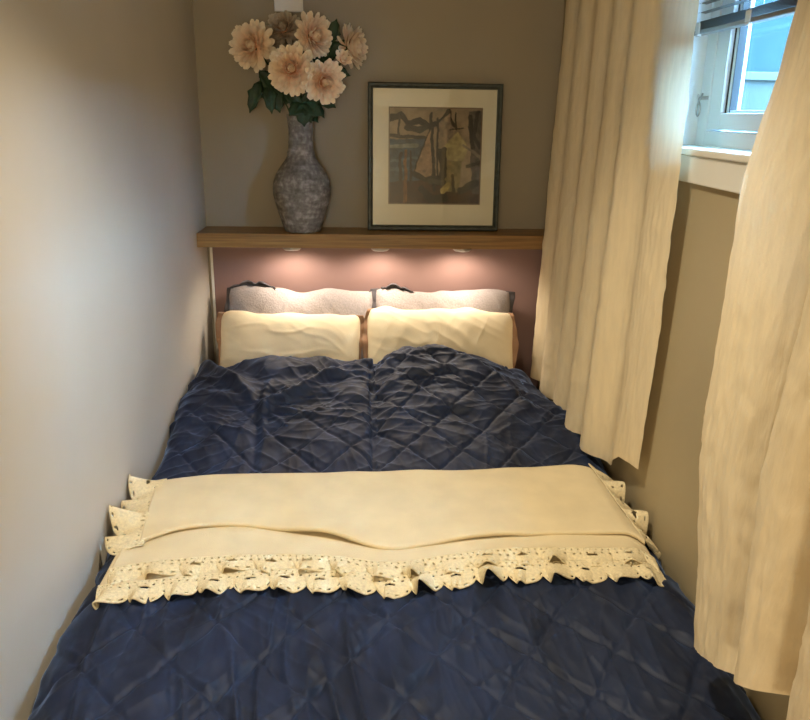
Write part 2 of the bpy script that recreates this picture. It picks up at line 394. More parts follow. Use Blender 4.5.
def bloom(parent, c, n, r, tone=1.0, seed=0, bud=False):
    rs = random.Random(seed)
    r *= .94; n = Vector(n).normalized(); a = n.cross(Vector((0, 0, 1)))
    if a.length < .1: a = Vector((1, 0, 0))
    a.normalize(); bb = n.cross(a)
    mb = MB(); cols = []
    rows = [(15, 98, .80), (16, 88, .80), (16, 77, .74), (16, 66, .68), (15, 55, .60), (14, 44, .52), (12, 33, .44), (9, 21, .36), (5, 8, .30)]
    if bud: rows = [(8, 70, 1.0), (8, 45, .95), (7, 25, .85), (5, 10, .7)]
    for q, (cnt, ang, ln) in enumerate(rows):
        for k in range(cnt):
            th = 2 * PI * (k + .5 * (q % 2)) / cnt + rs.uniform(-.12, .12)
            an = math.radians(ang + rs.uniform(-12, 12)); rad = a * math.cos(th) + bb * math.sin(th)
            out = (rad * math.sin(an) + n * math.cos(an)).normalized(); up = (n * math.sin(an) - rad * math.cos(an)).normalized()
            L = r * ln * rs.uniform(.84, 1.10)
            v = tone * rs.uniform(.92, 1.06); inner = q / (len(rows) - 1)
            c0 = (.86 * v, (.61 - .18 * inner) * v, (.40 - .17 * inner) * v); c1 = (.95 * v, (.86 - .06 * inner) * v, (.70 - .08 * inner) * v)
            petal(mb, cols, Vector(c) + (rad * math.sin(an) + n * math.cos(an)) * (.26 * r if not bud else .05 * r) - n * (.10 * r), out, up, L, r * (.150 if not bud else .24) * (1 - .22 * inner) * rs.uniform(.85, 1.15), .62 + .5 * inner, c0, c1, rs)
    o = mb.build('bloom', M['petal'], parent, smooth=True); set_pigment(o, cols)
    mb = MB(); q0 = Vector(c) - n * (.02 * r)                           # heart of the flower
    mb.tube([q0, q0 + n * (.16 * r), q0 + n * (.28 * r), q0 + n * (.34 * r)], [.22 * r, .19 * r, .12 * r, .02 * r], 12)
    mb.build('flower_heart', M['heart'], o, smooth=True)
    mb = MB()                                                          # green calyx behind the petals
    cc = Vector(c) - n * (.15 * r)
    mb.tube([cc + n * (.06 * r), cc - n * (.05 * r), cc - n * (.16 * r), cc - n * (.24 * r)], [.05 * r, .20 * r, .16 * r, .05 * r], 10)
    mb.build('calyx', M['stem'], parent, smooth=True)
    return cc - n * (.22 * r)

def leaf_mesh(mb, base, tip, wid, nrm, lobes=3, fold=.25):
    base = Vector(base); tip = Vector(tip); ax = tip - base; nrm = Vector(nrm).normalized()
    side = ax.cross(nrm).normalized(); nrm = side.cross(ax).normalized()
    nu, nv = 9, 5; P = np.zeros((nu, nv, 3))
    for i in range(nu):
        t_ = i / (nu - 1)
        w = wid * (math.sin(PI * (t_ ** .75)) + .02) * (1 + .22 * math.sin(lobes * 2 * PI * t_ + .6))
        for j in range(nv):
            s_ = (j / (nv - 1) - .5) * 2
            P[i, j] = base + ax * (t_ + .06 * abs(s_) * math.sin(PI * t_)) + side * (w * s_) + nrm * (fold * w * abs(s_) - ax.length * .22 * t_ * t_)
    mb.grid(P)

def bez(p0, p1, p2, p3, n=14):
    r = []
    for i in range(n):
        t_ = i / (n - 1); u = 1 - t_
        r.append(Vector(p0) * u ** 3 + Vector(p1) * 3 * u * u * t_ + Vector(p2) * 3 * u * t_ * t_ + Vector(p3) * t_ ** 3)
    return r

ORI = Vector((VX, VY, SZ1))
flowers = [
    # centre (world), facing, radius, tone, leaves[(t along stem, direction, length, width)], label, bud
    ((.240, 3.090, 1.846), (-.30, -1, .05), .088, 1.0, [(.72, (-.5, -.4, -.8), .10, .026), (.66, (.2, -.5, -.7), .09, .024), (.80, (.9, -.2, .1), .07, .02)], 'blush dahlia at far left of the bunch in the grey vase', 0),
    ((.462, 3.100, 1.880), (.62, -.75, .12), .085, 1.0, [(.78, (.9, -.3, .2), .10, .028), (.62, (-.8, -.5, .2), .10, .028)], 'blush dahlia at top of the bunch, tilted right below the wall box', 0),
    ((.385, 3.040, 1.764), (-.05, -1, .10), .092, 1.04, [(.55, (-1, -.3, .1), .10, .03), (.40, (.9, -.4, 0), .08, .025)], 'large blush dahlia in the middle of the bunch facing forward', 0),
    ((.500, 3.045, 1.725), (.35, -1, -.15), .082, 1.04, [(.60, (.8, -.4, -.55), .09, .026), (.45, (.7, -.5, -.3), .08, .028)], 'lowest open dahlia at right front of the bunch above vase neck', 0),
    ((.600, 3.110, 1.848), (1, -.42, .15), .080, .92, [(.72, (-.1, -.3, 1), .11, .03), (.84, (-.4, -.5, .7), .09, .026), (.6, (.6, -.2, -.6), .08, .02)], 'side-on dahlia at far right of the bunch', 0),
    ((.568, 3.070, 1.800), (.35, -.8, .35), .040, 1.06, [(.7, (.8, -.2, -.6), .06, .015)], 'small half-open dahlia bud at right of the bunch', 1),
    ((.345, 3.190, 1.912), (-.15, -.8, .45), .072, .62, [(.75, (-.6, -.2, .3), .08, .022)], 'dull beige dahlia behind the others at upper left of the bunch', 0),
]
for k, (c, n, r, tone, lv, lb, bud) in enumerate(flowers):
    f = thing('dahlia_stem', lb, 'flower', (0, 0, 0), group='dahlias in the grey vase')
    f.location = ORI + Vector((0, 0, .30)); off = f.location
    cl = Vector(c) - off
    e = bloom(f, cl, n, r, tone, 100 + k, bool(bud))
    an = 2 * PI * k / 7
    st = bez(Vector((.022 * math.cos(an), .022 * math.sin(an), .005)), Vector((.018 * math.cos(an), .018 * math.sin(an), .18)), e - Vector(n).normalized() * .10 - Vector((0, 0, .06)), e)
    b = MB(); b.tube(st, [.0032] * len(st), 7); stm = b.build('stem', M['stem'], f, smooth=True)
    for (t_, d, L, w) in lv:
        p = st[int(t_ * (len(st) - 1))]; d = Vector(d).normalized()
        b = MB(); leaf_mesh(b, p, p + d * L, w, (d.cross(Vector((0, 0, 1))).cross(d) + Vector((0, -.9, .2))))
        b.build('leaf', M['leaf'], stm, smooth=True, solid=.0006)
sp = thing('leaf_sprig', 'sprig of dark green leaves drooping over the vase rim', 'foliage', ORI + Vector((0, 0, .30)))
st = bez((.01, -.012, .005), (.012, -.02, .08), (.012, -.04, .17), (.016, -.065, .185))
b = MB(); b.tube(st, .0028, 7); b.build('stem', M['stem'], sp, smooth=True)
for (t_, d, L, w) in [(1, (.05, -.35, -.9), .085, .032), (.95, (.75, -.4, -.35), .085, .030), (.95, (-.6, -.5, -.45), .07, .026), (.85, (.8, -.2, .5), .09, .026), (.85, (-.7, -.3, .6), .09, .026), (.75, (.3, -.4, .9), .08, .022), (.9, (.45, -.5, -.75), .07, .026)]:
    p = st[int(t_ * (len(st) - 1))]; d = Vector(d).normalized()
    b = MB(); leaf_mesh(b, p, p + d * L, w, Vector((0, -1, .35))); b.build('leaf', M['leaf'], sp, smooth=True, solid=.0006)
sp2 = thing('leaf_sprig', 'dark leafy sprig behind the left dahlia, hanging down left of the vase neck', 'foliage', ORI + Vector((0, 0, .30)))
st = bez((-.015, 0, .005), (-.02, 0, .16), (-.08, -.01, .26), (-.145, -.03, .26))
b = MB(); b.tube(st, .0026, 7); b.build('stem', M['stem'], sp2, smooth=True)
for (t_, d, L, w) in [(1, (-.35, -.3, -1), .12, .024), (.92, (.15, -.4, -1), .11, .026), (.8, (.3, -.3, -.9), .10, .03), (.7, (-.5, -.3, .6), .09, .026), (.62, (.8, -.4, -.2), .10, .03), (.55, (.5, -.4, .8), .09, .028)]:
    p = st[int(t_ * (len(st) - 1))]; d = Vector(d).normalized()
    b = MB(); leaf_mesh(b, p, p + d * L, w, Vector((.1, -1, .25))); b.build('leaf', M['leaf'], sp2, smooth=True, solid=.0006)
sp3 = thing('leaf_sprig', 'dark leafy sprig rising between the top and far right dahlias', 'foliage', ORI + Vector((0, 0, .30)))
st = bez((.018, .005, .005), (.03, .01, .18), (.10, 0, .30), (.125, -.02, .40))
b = MB(); b.tube(st, .0026, 7); b.build('stem', M['stem'], sp3, smooth=True)
for (t_, d, L, w) in [(1, (.2, -.3, 1), .08, .024), (.9, (.8, -.3, .5), .10, .030), (.8, (-.7, -.3, .5), .09, .03), (.7, (.9, -.3, -.1), .10, .03), (.6, (-.8, -.4, .1), .10, .03), (.9, (-.1, -.5, -.8), .09, .03), (.5, (.7, -.4, -.4), .09, .028)]:
    p = st[int(t_ * (len(st) - 1))]; d = Vector(d).normalized()
    b = MB(); leaf_mesh(b, p, p + d * L, w, Vector((-.1, -1, .25))); b.build('leaf', M['leaf'], sp3, smooth=True, solid=.0006)

# ------------------------------------------------------------------ framed picture
PW, PH = .528, .566
tilt = math.radians(-3.6)
pic = thing('framed_picture', 'harbour picture in a dark green frame leaning on the wall', 'picture', (.926, D - .066, SZ1 + .001), (tilt, 0, 0))
fw = .021; h2 = PW / 2
b = MB()
prof_f = [(0, 0), (0, -.022), (.004, -.026), (.012, -.026), (.018, -.021), (.021, -.012), (.021, 0)]   # across the moulding: inward, y
loop = [(-h2, 0, 1, 1), (h2, 0, -1, 1), (h2, PH, -1, -1), (-h2, PH, 1, -1)]
P = np.array([[(x + sx * i, y, z + sz * i) for i, y in prof_f + [prof_f[0]]] for x, z, sx, sz in loop])
b.grid(P, True); b.build('frame', M['frame'], pic)
b = MB(); b.box(-h2 + .004, h2 - .004, -.004, -.001, .004, PH - .004); b.build('backing', M['bed_wood'], pic)
ax0, ax1, az0, az1 = -h2 + .165 * PW, -h2 + .848 * PW, PH * (1 - .81), PH * (1 - .165)
b = MB()
o0, o1, p0, p1 = -h2 + .016, h2 - .016, .016, PH - .016
yb, yf = -.0078, -.0100
for (xa, xb, za, zb) in ((o0, ax0 - .005, p0, p1), (ax1 + .005, o1, p0, p1), (ax0 - .005, ax1 + .005, p0, az0 - .005), (ax0 - .005, ax1 + .005, az1 + .005, p1)):
    b.box(xa, xb, yf, yb, za, zb)
b.build('mat_board', M['mat_board'], pic)
# printed harbour scene: brush strokes rasterised into vertex colours
nx, nz = 170, 180
gx, gz = np.meshgrid(np.linspace(0, 1, nx), np.linspace(0, 1, nz), indexing='ij')
wxn = gx + .03 * fbm(gx * 9, gz * 9, 3); wzn = gz + .03 * fbm(gx * 9, gz * 9, 4)
img = np.zeros((nx, nz, 3)); img[:] = (.40, .33, .26)
img *= (1 + .7 * fbm(gx * 12, gz * 12, 9))[..., None]
def fill(mask, c, a=1.0):
    n_ = (1 + .9 * fbm(gx * 26, gz * 26, 21))[..., None]
    img[mask] = img[mask] * (1 - a) + (np.array(c) * n_)[mask] * a
def stroke(pts, wd, c, a=1.0):
    fill(seg_dist(wxn, wzn, pts) < wd * (1 + .8 * fbm(gx * 15, gz * 15, 31)), c, a)
def poly(pts, c, a=1.0):
    ins = np.zeros(gx.shape, bool); n_ = len(pts)
    for i in range(n_):
        (x1, z1), (x2, z2) = pts[i], pts[(i + 1) % n_]
        cnd = ((z1 > wzn) != (z2 > wzn)) & (wxn < (x2 - x1) * (wzn - z1) / (z2 - z1 + 1e-9) + x1); ins ^= cnd
    fill(ins, c, a)
poly([(-.1, .16), (.42, .16), (.42, .68), (-.1, .68)], (.10, .15, .21))
stroke([(0, .60), (.3, .61)], .02, (.30, .33, .33)); stroke([(.02, .45), (.3, .48)], .015, (.18, .24, .30)); stroke([(0, .36), (.2, .37)], .02, (.16, .22, .28))
poly([(-.1, -.1), (1.1, -.1), (1.1, .10), (.45, .26), (-.1, .22)], (.10, .045, .022))
stroke([(0, .72), (.2, .70), (.38, .70)], .018, (.05, .045, .04))
stroke([(.0, .90), (.12, .93), (.20, .84), (.32, .88), (.42, .82), (.55, .86)], .03, (.035, .035, .035))
stroke([(.20, .80), (.30, .78), (.37, .80)], .035, (.07, .07, .06)); stroke([(.10, .92), (.10, .72)], .012, (.08, .07, .06))
stroke([(.55, .86), (.64, .98), (.70, .82)], .02, (.03, .03, .03))
poly([(.44, .78), (.26, .34), (.42, .27), (.48, .30)], (.42, .31, .23))
poly([(.52, .84), (.66, .96), (.70, .62), (.58, .50)], (.36, .29, .24))
poly([(.60, .62), (.74, .76), (.86, .60), (.82, .45), (.64, .46)], (.48, .42, .27))
poly([(.86, .98), (1.05, .98), (1.05, .10), (.92, .10)], (.16, .14, .13)); poly([(.62, .45), (.80, .46), (.78, .12), (.60, .12)], (.33, .28, .17))
for (pa, wd, c) in [([(.45, .95), (.50, .15)], .018, (.02, .02, .02)), ([(.52, .90), (.53, .2)], .010, (.03, .03, .03)), ([(.44, .80), (.27, .34)], .008, (.03, .025, .02)),
                    ([(.55, .55), (.60, .36), (.56, .22)], .035, (.025, .022, .022)), ([(.60, .58), (.61, .30)], .025, (.05, .04, .035)), ([(.27, .32), (.40, .26), (.50, .28)], .025, (.04, .035, .03)),
                    ([(.36, .16), (.46, .04), (.62, .06)], .04, (.025, .022, .02)), ([(.46, .24), (.60, .22)], .03, (.10, .09, .08)), ([(.88, .92), (.91, .60)], .025, (.03, .03, .03)),
                    ([(.96, .96), (.93, .70), (1, .6)], .02, (.05, .05, .05)), ([(.80, .62), (1, .50)], .015, (.30, .26, .22)), ([(.86, .40), (1, .45)], .02, (.05, .045, .04)),
                    ([(.80, .14), (.95, .22)], .04, (.04, .04, .035)), ([(.70, .30), (.72, .12)], .018, (.12, .09, .05)), ([(.66, .20), (.60, .14)], .03, (.50, .42, .22)),
                    ([(.18, .55), (.17, .02)], .018, (.30, .16, .06)), ([(.72, .78), (.72, .95)], .008, (.03, .03, .03)), ([(.65, .78), (.80, .80)], .008, (.05, .05, .05)),
                    ([(.12, .52), (.12, .20)], .02, (.06, .03, .02)), ([(.24, .54), (.23, .22)], .012, (.07, .035, .02))]:
    stroke(pa, wd, c)
b = MB(); P = np.zeros((nx, nz, 3)); P[..., 0] = ax0 + (ax1 - ax0) * gx; P[..., 1] = -.0076; P[..., 2] = az0 + (az1 - az0) * gz
b.grid(P[:, ::-1]); pr = b.build('print', M['print'], pic); set_pigment(pr, np.clip(1.2 * img ** 1.5 * .95, .004, .8)[:, ::-1].reshape(-1, 3))
pr['label'] = 'printed harbour scene with sailing boats'
b = MB(); b.box(o0 + .002, o1 - .002, -.0146, -.0128, p0 + .002, p1 - .002); b.build('glass', M['picture_glass'], pic)

# ------------------------------------------------------------------ bed
bed = thing('bed', 'double bed filling the alcove under the navy quilt', 'bed', (.70, 2.13, 0))
b = MB(); b.box(-.665, .665, -1.03, 1.09, .10, .30); b.build('bed_base', M['bed_wood'], bed, bevel=.01)
b = MB(); b.box(-.66, .66, -1.03, 1.085, .301, .53); b.build('mattress', M['mattress'], bed, bevel=.05)
for sx in (-.6, .6):
    for sy in (-.95, .98):
        b = MB(); b.box(sx - .03, sx + .03, sy - .03, sy + .03, 0, .0995); b.build('leg', M['bed_wood'], bed)

# ------------------------------------------------------------------ quilt
QY0, QY1 = .98, 2.90
def Htop(x, y):
    """height of the quilt's top over the mattress and the two duvets"""
    h = .578 + .012 * sst(y, 1.1, 1.9) + .075 * sst(y, 2.05, 2.75)
    h = h + 1.3 * .045 * np.exp(-((x - .36) / .26) ** 2 - ((y - 2.80) / .16) ** 2)
    h = h + .082 * np.exp(-((x - .93) / .24) ** 2 - ((y - 2.84) / .22) ** 2)
    h = h - .022 * np.exp(-((x - .69) / .035) ** 2) * sst(y, 2.05, 2.3)
    h = h + .016 * np.exp(-((x - .62) / .08) ** 2) * sst(y, 1.9, 2.3) * (1 - sst(y, 2.5, 2.75)) + .012 * np.exp(-((x - .80) / .09) ** 2) * sst(y, 1.9, 2.3)
    h = h - .045 * sst(x, 1.10, 1.36) * sst(y, 2.2, 2.8)
    h = h + .020 * fbm(x * 3.1, y * 3.1, 41, 3)
    return h
def Hedge(y):       # the far edge rolls down in front of the pillows
    return -.10 * sst(y, 2.84, 2.915) ** 1.5
def quilt_point_rows():
    xs = []; mode = []
    nH = 24; nT = 330
    ys = np.linspace(QY0, QY1, 480)
    S = []                                     # (kind, parameter)
    for k in range(nH): S.append((0, k / nH))
    for k in range(14): S.append((1, k / 14))
    for k in range(nT): S.append((2, k / (nT - 1)))
    for k in range(1, 17): S.append((3, k / 16))
    for k in range(1, nH + 1): S.append((4, k / nH))
    n = len(S); X = np.zeros((n, len(ys))); Z = np.zeros_like(X); A = np.zeros_like(X)
    xL = .020 + .055 * (1 - sst(ys, 1.0, 1.55)) + .006 * np.sin(ys * 9)
    xR = 1.402 - .010 * np.sin(ys * 7 + 1) - .105 * sst(ys, 2.45, 2.85)
    rl, rr = .055, .085
    arc = 0
    for i, (k, t_) in enumerate(S):
        hl = Htop(xL + rl, ys); hr = Htop(xR - rr, ys)
        if k == 0: X[i] = xL + .004 * np.sin(ys * 23 + 3 * t_); Z[i] = hl - rl - .20 * (1 - t_)
        elif k == 1: X[i] = xL + rl * (1 - math.cos(t_ * PI / 2)); Z[i] = hl - rl + rl * math.sin(t_ * PI / 2)
        elif k == 2: X[i] = (xL + rl) * (1 - t_) + (xR - rr) * t_; Z[i] = Htop(X[i], ys)
        elif k == 3: X[i] = xR - rr + rr * math.sin(t_ * PI / 2); Z[i] = hr - rr + rr * math.cos(t_ * PI / 2)
        else: X[i] = xR + .010 * np.sin(ys * 19) * t_ * .4; Z[i] = hr - rr - .20 * t_
    for i in range(n):
        if i: A[i] = A[i - 1] + np.hypot(X[i] - X[i - 1], Z[i] - Z[i - 1])
    A -= A[nH + 14] - .09
    return X, np.broadcast_to(ys, X.shape).copy(), Z + Hedge(np.broadcast_to(ys, X.shape)), A
def quilt_detail(a, y):
    """stitched diamonds, creases: displacement along the normal"""
    wob = .012 * fbm(a * 6, y * 6, 51, 2); wob2 = .012 * fbm(a * 6 + 9, y * 6, 57, 2)
    p = (a + wob) / .178; q = (y + wob2) / .236
    def ld(v): return np.abs(v - np.round(v))
    d = np.minimum(ld(p + q), ld(p - q)) * .12
    h = .0036 * (1 - np.exp(-(d / .013) ** 1.1)) - .0034 * np.exp(-(d / .0048) ** 2)
    h = h * (1 - .65 * sst(y, 2.35, 2.65) * (1 - sst(a, .60, .80)))
    head = sst(y, 2.15, 2.5)
    foot = 1 - sst(y, 1.45, 1.6)
    # creases across the bed near the pillows, lengthwise ones near the foot
    h = h + head * (.009 * ridge(a, y, .25, .5, .085, 61) + .009 * ridge(a, y, -.35, .45, .075, 67) + .005 * ridge(a, y, .8, .22, .05, 71) + .004 * ridge(a, y, .15, .22, .030, 72))
    h = h + (1 - head) * (.0045 * ridge(a, y, 1.45, .35, .045, 73) + .004 * ridge(a, y, .7, .3, .05, 79) + .003 * ridge(a, y, 1.75, .25, .025, 81))
    h = h + foot * (1 - .6 * sst(a, .5, .9)) * .011 * ridge(a, y, 1.62, .5, .040, 83)
    h = h + .0035 * ridge(a, y, -.8, .18, .04, 89)
    def crest(pts, w, amp): return amp * np.exp(-(seg_dist(a, y, pts) / w) ** 2)
    h = h + crest([(.066, 2.86), (.203, 2.68), (.326, 2.50)], .022, .026) + crest([(.328, 2.52), (.45, 2.60), (.56, 2.74), (.68, 2.83)], .022, .020)
    h = h + crest([(.36, 2.53), (.52, 2.70), (.66, 2.72)], .016, .014) - crest([(.12, 2.86), (.28, 2.70), (.42, 2.68), (.60, 2.80)], .045, .022)
    h = h - crest([(.300, 2.56), (.316, 2.28), (.343, 1.95)], .016, .010) - crest([(.30, 2.54), (.33, 2.50)], .03, .014)
    for k in range(7):
        an = -1.9 + k * .55
        h = h + crest([(.31 + .03 * math.cos(an), 2.52 + .03 * math.sin(an)), (.31 + .14 * math.cos(an), 2.52 + .16 * math.sin(an))], .010, .007)
    h = h - crest([(.69, 2.80), (.692, 2.29), (.692, 2.05)], .010, .008)
    h = h + crest([(.70, 2.66), (.80, 2.78), (.98, 2.82), (1.16, 2.72), (1.25, 2.50)], .020, .012) + crest([(.69, 2.56), (.82, 2.66), (1.0, 2.70)], .016, .010) + crest([(.70, 2.74), (.86, 2.86)], .014, .010)
    return h
X, Y, Z, A = quilt_point_rows()
disp = quilt_detail(A, Y)
T1 = np.stack([np.gradient(X, axis=0), np.zeros_like(X), np.gradient(Z, axis=0)], -1)
T2 = np.stack([np.gradient(X, axis=1), np.gradient(Y, axis=1), np.gradient(Z, axis=1)], -1)
Nn = np.cross(T1, T2); Nn /= np.linalg.norm(Nn, axis=-1, keepdims=True) + 1e-9
P = np.stack([X, Y, Z], -1) + Nn * disp[..., None]
P[..., 0] = np.clip(P[..., 0], .005, W - .005)
b = MB(); b.grid(P)
quilt = b.build('quilt', M['velvet'], smooth=True)
tag(quilt, 'navy blue velvet diamond-stitched quilt spread over the bed', 'quilt')
def surf(x, y):
    """top of the quilt incl. puffing, for what lies on it"""
    x = np.asarray(x, float); y = np.asarray(y, float)
    xc = np.clip(x, .085, 1.315)
    z = Htop(xc, y) + .013
    z = z - np.where(x > 1.315, .45 * (x - 1.315) ** 2 / .085 + .25 * (x - 1.315), 0)
    return z
# the pale sheet showing beside the quilt at its head end
b = MB(); u_ = np.linspace(0, 1, 20); v_ = np.linspace(0, 1, 8); U, V = np.meshgrid(u_, v_, indexing='ij')
P = np.stack([1.235 + .110 * V, 2.62 + .50 * U, .545 + .055 * np.cos(V * PI / 2) ** .6 * (.7 + .3 * np.sin(U * 5)) + .004 * np.sin(U * 17)], -1)
b.grid(P); tag(b.build('bed_sheet', M['sheet'], smooth=True, solid=.003), 'pale pinkish sheet edge peeking out between the quilt and left curtain', 'sheet')

# ------------------------------------------------------------------ throw blanket with crocheted edging
def curve_fn(pts):
    pts = np.array(pts, float); s = np.r_[0, np.cumsum(np.hypot(*np.diff(pts, axis=0).T))]; s /= s[-1]
    def f(u):
        u = np.asarray(u, float); xs = np.interp(u, s, pts[:, 0]); ys = np.interp(u, s, pts[:, 1])
        return xs, ys
    def sm(u, w=.035):
        acc = [f(np.clip(u + d, 0, 1)) for d in np.linspace(-w, w, 7)]
        return np.mean([q[0] for q in acc], 0), np.mean([q[1] for q in acc], 0)
    return sm
top_back = curve_fn([(.060, 2.011), (.10, 2.036), (.186, 2.061), (.555, 2.062), (.991, 2.088), (1.300, 2.111), (1.345, 2.061)])
top_front = curve_fn([(.100, 1.694), (.198, 1.761), (.342, 1.783), (.521, 1.734), (.704, 1.662), (.911, 1.688), (1.14, 1.721), (1.329, 1.721), (1.366, 1.688)])
l1 = curve_fn([(.060, 1.580), (.157, 1.622), (.386, 1.640), (.574, 1.632), (.726, 1.596), (.905, 1.628), (1.126, 1.650), (1.324, 1.650), (1.372, 1.632)])
l2 = curve_fn([(.050, 1.530), (.177, 1.556), (.395, 1.588), (.599, 1.580), (.725, 1.552), (.9, 1.588), (1.115, 1.606), (1.305, 1.604), (1.374, 1.590)])
throw = thing('throw_blanket', 'folded cream wool throw with crocheted lace edging across the bed', 'blanket', (0, 0, 0))
def zadd(x, y, s): return .008 * fbm(x * 7, y * 7, s, 2)
uu = np.linspace(0, 1, 190)
# top fold: goes forward, turns under at its front edge
rows = []
xb, yb_ = top_back(uu); xf, yf_ = top_front(uu)
lift = .008 * np.exp(-((uu - .36) / .07) ** 2) + .004 * np.sin(uu * 21)
for v in np.linspace(0, 1, 46):
    x = xb * (1 - v) + xf * v; y = yb_ * (1 - v) + yf_ * v
    edge = sst(v, 0, .05); z = surf(x, y) + .006 + .017 * edge + zadd(x, y, 91) + lift * sst(v, .6, 1) 
    rows.append(np.stack([x, y, z], -1))
last = rows[-1]
for k in range(1, 9):
    a_ = PI * k / 8; rr = .0045
    rows.append(np.stack([last[:, 0], last[:, 1] - rr * math.sin(a_), last[:, 2] - rr * (1 - math.cos(a_))], -1))
for k in range(1, 5):
    p = rows[-1].copy() if k == 1 else rows[-1].copy(); p[:, 1] += .02; p[:, 2] -= .0003; rows.append(p)
b = MB(); b.grid(np.array(rows).transpose(1, 0, 2)[::-1]); b.build('top_fold', M['wool'], throw, smooth=True, solid=.003)
def layer(name, fn, back, zoff, seed):
    x1, y1 = fn(uu); rows = []
    for v in np.linspace(0, 1, 30):
        y = back * (1 - v) + y1 * v; x = x1
        rows.append(np.stack([x, y, surf(x, y) + zoff + .6 * zadd(x, y, seed)], -1))
    b = MB(); b.grid(np.array(rows).transpose(1, 0, 2)[::-1]); return b.build(name, M['wool'], throw, smooth=True, solid=.0035)
layer('middle_fold', l1, 1.86, .011, 91); layer('bottom_fold', l2, 1.84, .005, 91)

def lace(name, fn, outward, length, width, zoff, seed, per=.072, ruf=.010, u0=0, u1=1, keep_x=False):
    """crocheted strip: scalloped rim, eyelets, ruffle; real holes"""
    rs = np.random.RandomState(seed)
    n = int(length / .0026); m = 24
    u = np.linspace(u0, u1, n); bx, by = fn(u)
    s = np.linspace(0, length, n)
    sw = s + .022 * (fbm(s * 7, s * 0 + seed, seed, 2))         # uneven scallops
    ph = sw / per
    fr = ph - np.floor(ph)
    sc = np.sqrt(np.clip(1 - (2 * fr - 1) ** 2, 0, 1))
    wdt = width * (.50 + .50 * sc) * (1 + .25 * fbm(s * 9, s * 0 + 3.3, seed + 3, 2))
    t_ = np.linspace(0, 1, m)
    Wd = wdt[:, None] * t_[None, :]
    ox, oy = outward
    # sideways gather: rim bunches where the scallops meet
    side = .012 * np.sin(2 * PI * ph + 1.2)[:, None] * (t_ ** 1.5)[None, :] * (.5 + vn(s * 6, s * 0, seed + 8))[:, None]
    px_, py_ = -oy, ox
    Xx = bx[:, None] + ox * Wd + px_ * side; Yy = by[:, None] + oy * Wd + py_ * side
    wave = ruf * (np.cos(2 * PI * ph + PI) + .8 * np.sin(2 * PI * ph * .47 + seed))[:, None] * (t_ ** 1.3)[None, :] * (.6 + .9 * vn(s * 8, s * 0, seed + 5))[:, None]
    Xc = np.clip(Xx, .007, W - .009)
    Zz = surf(Xc, Yy) + zoff + np.maximum(wave, -zoff * .4 * t_[None, :]) + .6 * zadd(Xc, Yy, 91) + .5 * np.abs(Xx - Xc) - zoff * .5 * (t_ ** 2)[None, :]
    P = np.stack([Xc, Yy, Zz], -1)
    # holes, in strip coordinates (scallop phase, distance from base)
    Sg = np.broadcast_to(s[:, None], Wd.shape); F = np.broadcast_to(fr[:, None], Wd.shape); Ph = np.broadcast_to(np.floor(ph)[:, None], Wd.shape)
    hole = np.zeros(Wd.shape, bool)
    def eyelets(dist, pitch, rad, phase=0.):
        k = Sg / pitch + phase; return (np.hypot((k - np.round(k)) * pitch, Wd - dist) < rad)
    hole |= eyelets(.006, .016, .0024); hole |= eyelets(.019, .019, .0028, .5)
    rim = wdt[:, None] - Wd
    kk = Sg / .0150; hole |= np.hypot((kk - np.round(kk)) * .0150, rim - .0100) < .0026
    big = (np.abs(F - .5) * per / .014) ** 2 + ((Wd - .40 * width) / .0050) ** 2 < 1
    hole |= big & (hash2(Ph, Ph * 0, seed) > .45)
    b = MB()
    idx = np.arange(n * m).reshape(n, m)
    b.v = P.reshape(-1, 3).tolist()
    bad = hole[:-1, :-1]
    I, J = np.where(~bad)
    for i, j in zip(I, J): b.f.append((idx[i, j], idx[i + 1, j], idx[i + 1, j + 1], idx[i, j + 1])); b.mi.append(0)
    o = b.build(name, M['lace'], throw, smooth=True, solid=.0028); return o
lace('lace_edging', l2, (0, -1), 1.40, .080, .010, 5, per=.082, ruf=.016)['label'] = 'lower crocheted lace edge towards the foot of the bed'
lace('lace_edging', l1, (0, -1), 1.40, .066, .018, 9, per=.09, ruf=.016)['label'] = 'upper crocheted lace edge along the front'
lf = curve_fn([(.096, 2.030), (.106, 1.88), (.122, 1.705), (.124, 1.680)])
lace('lace_edging', lf, (-1, -.12), .40, .100, .022, 13, per=.10, ruf=.022)['label'] = 'short crocheted lace end by the left wall'
rf = curve_fn([(1.318, 2.096), (1.332, 1.976), (1.345, 1.826), (1.352, 1.694)])
lace('lace_edging', rf, (1, -.05), .44, .058, .028, 17, per=.085, ruf=.032)['label'] = 'short crocheted lace end by the right wall'

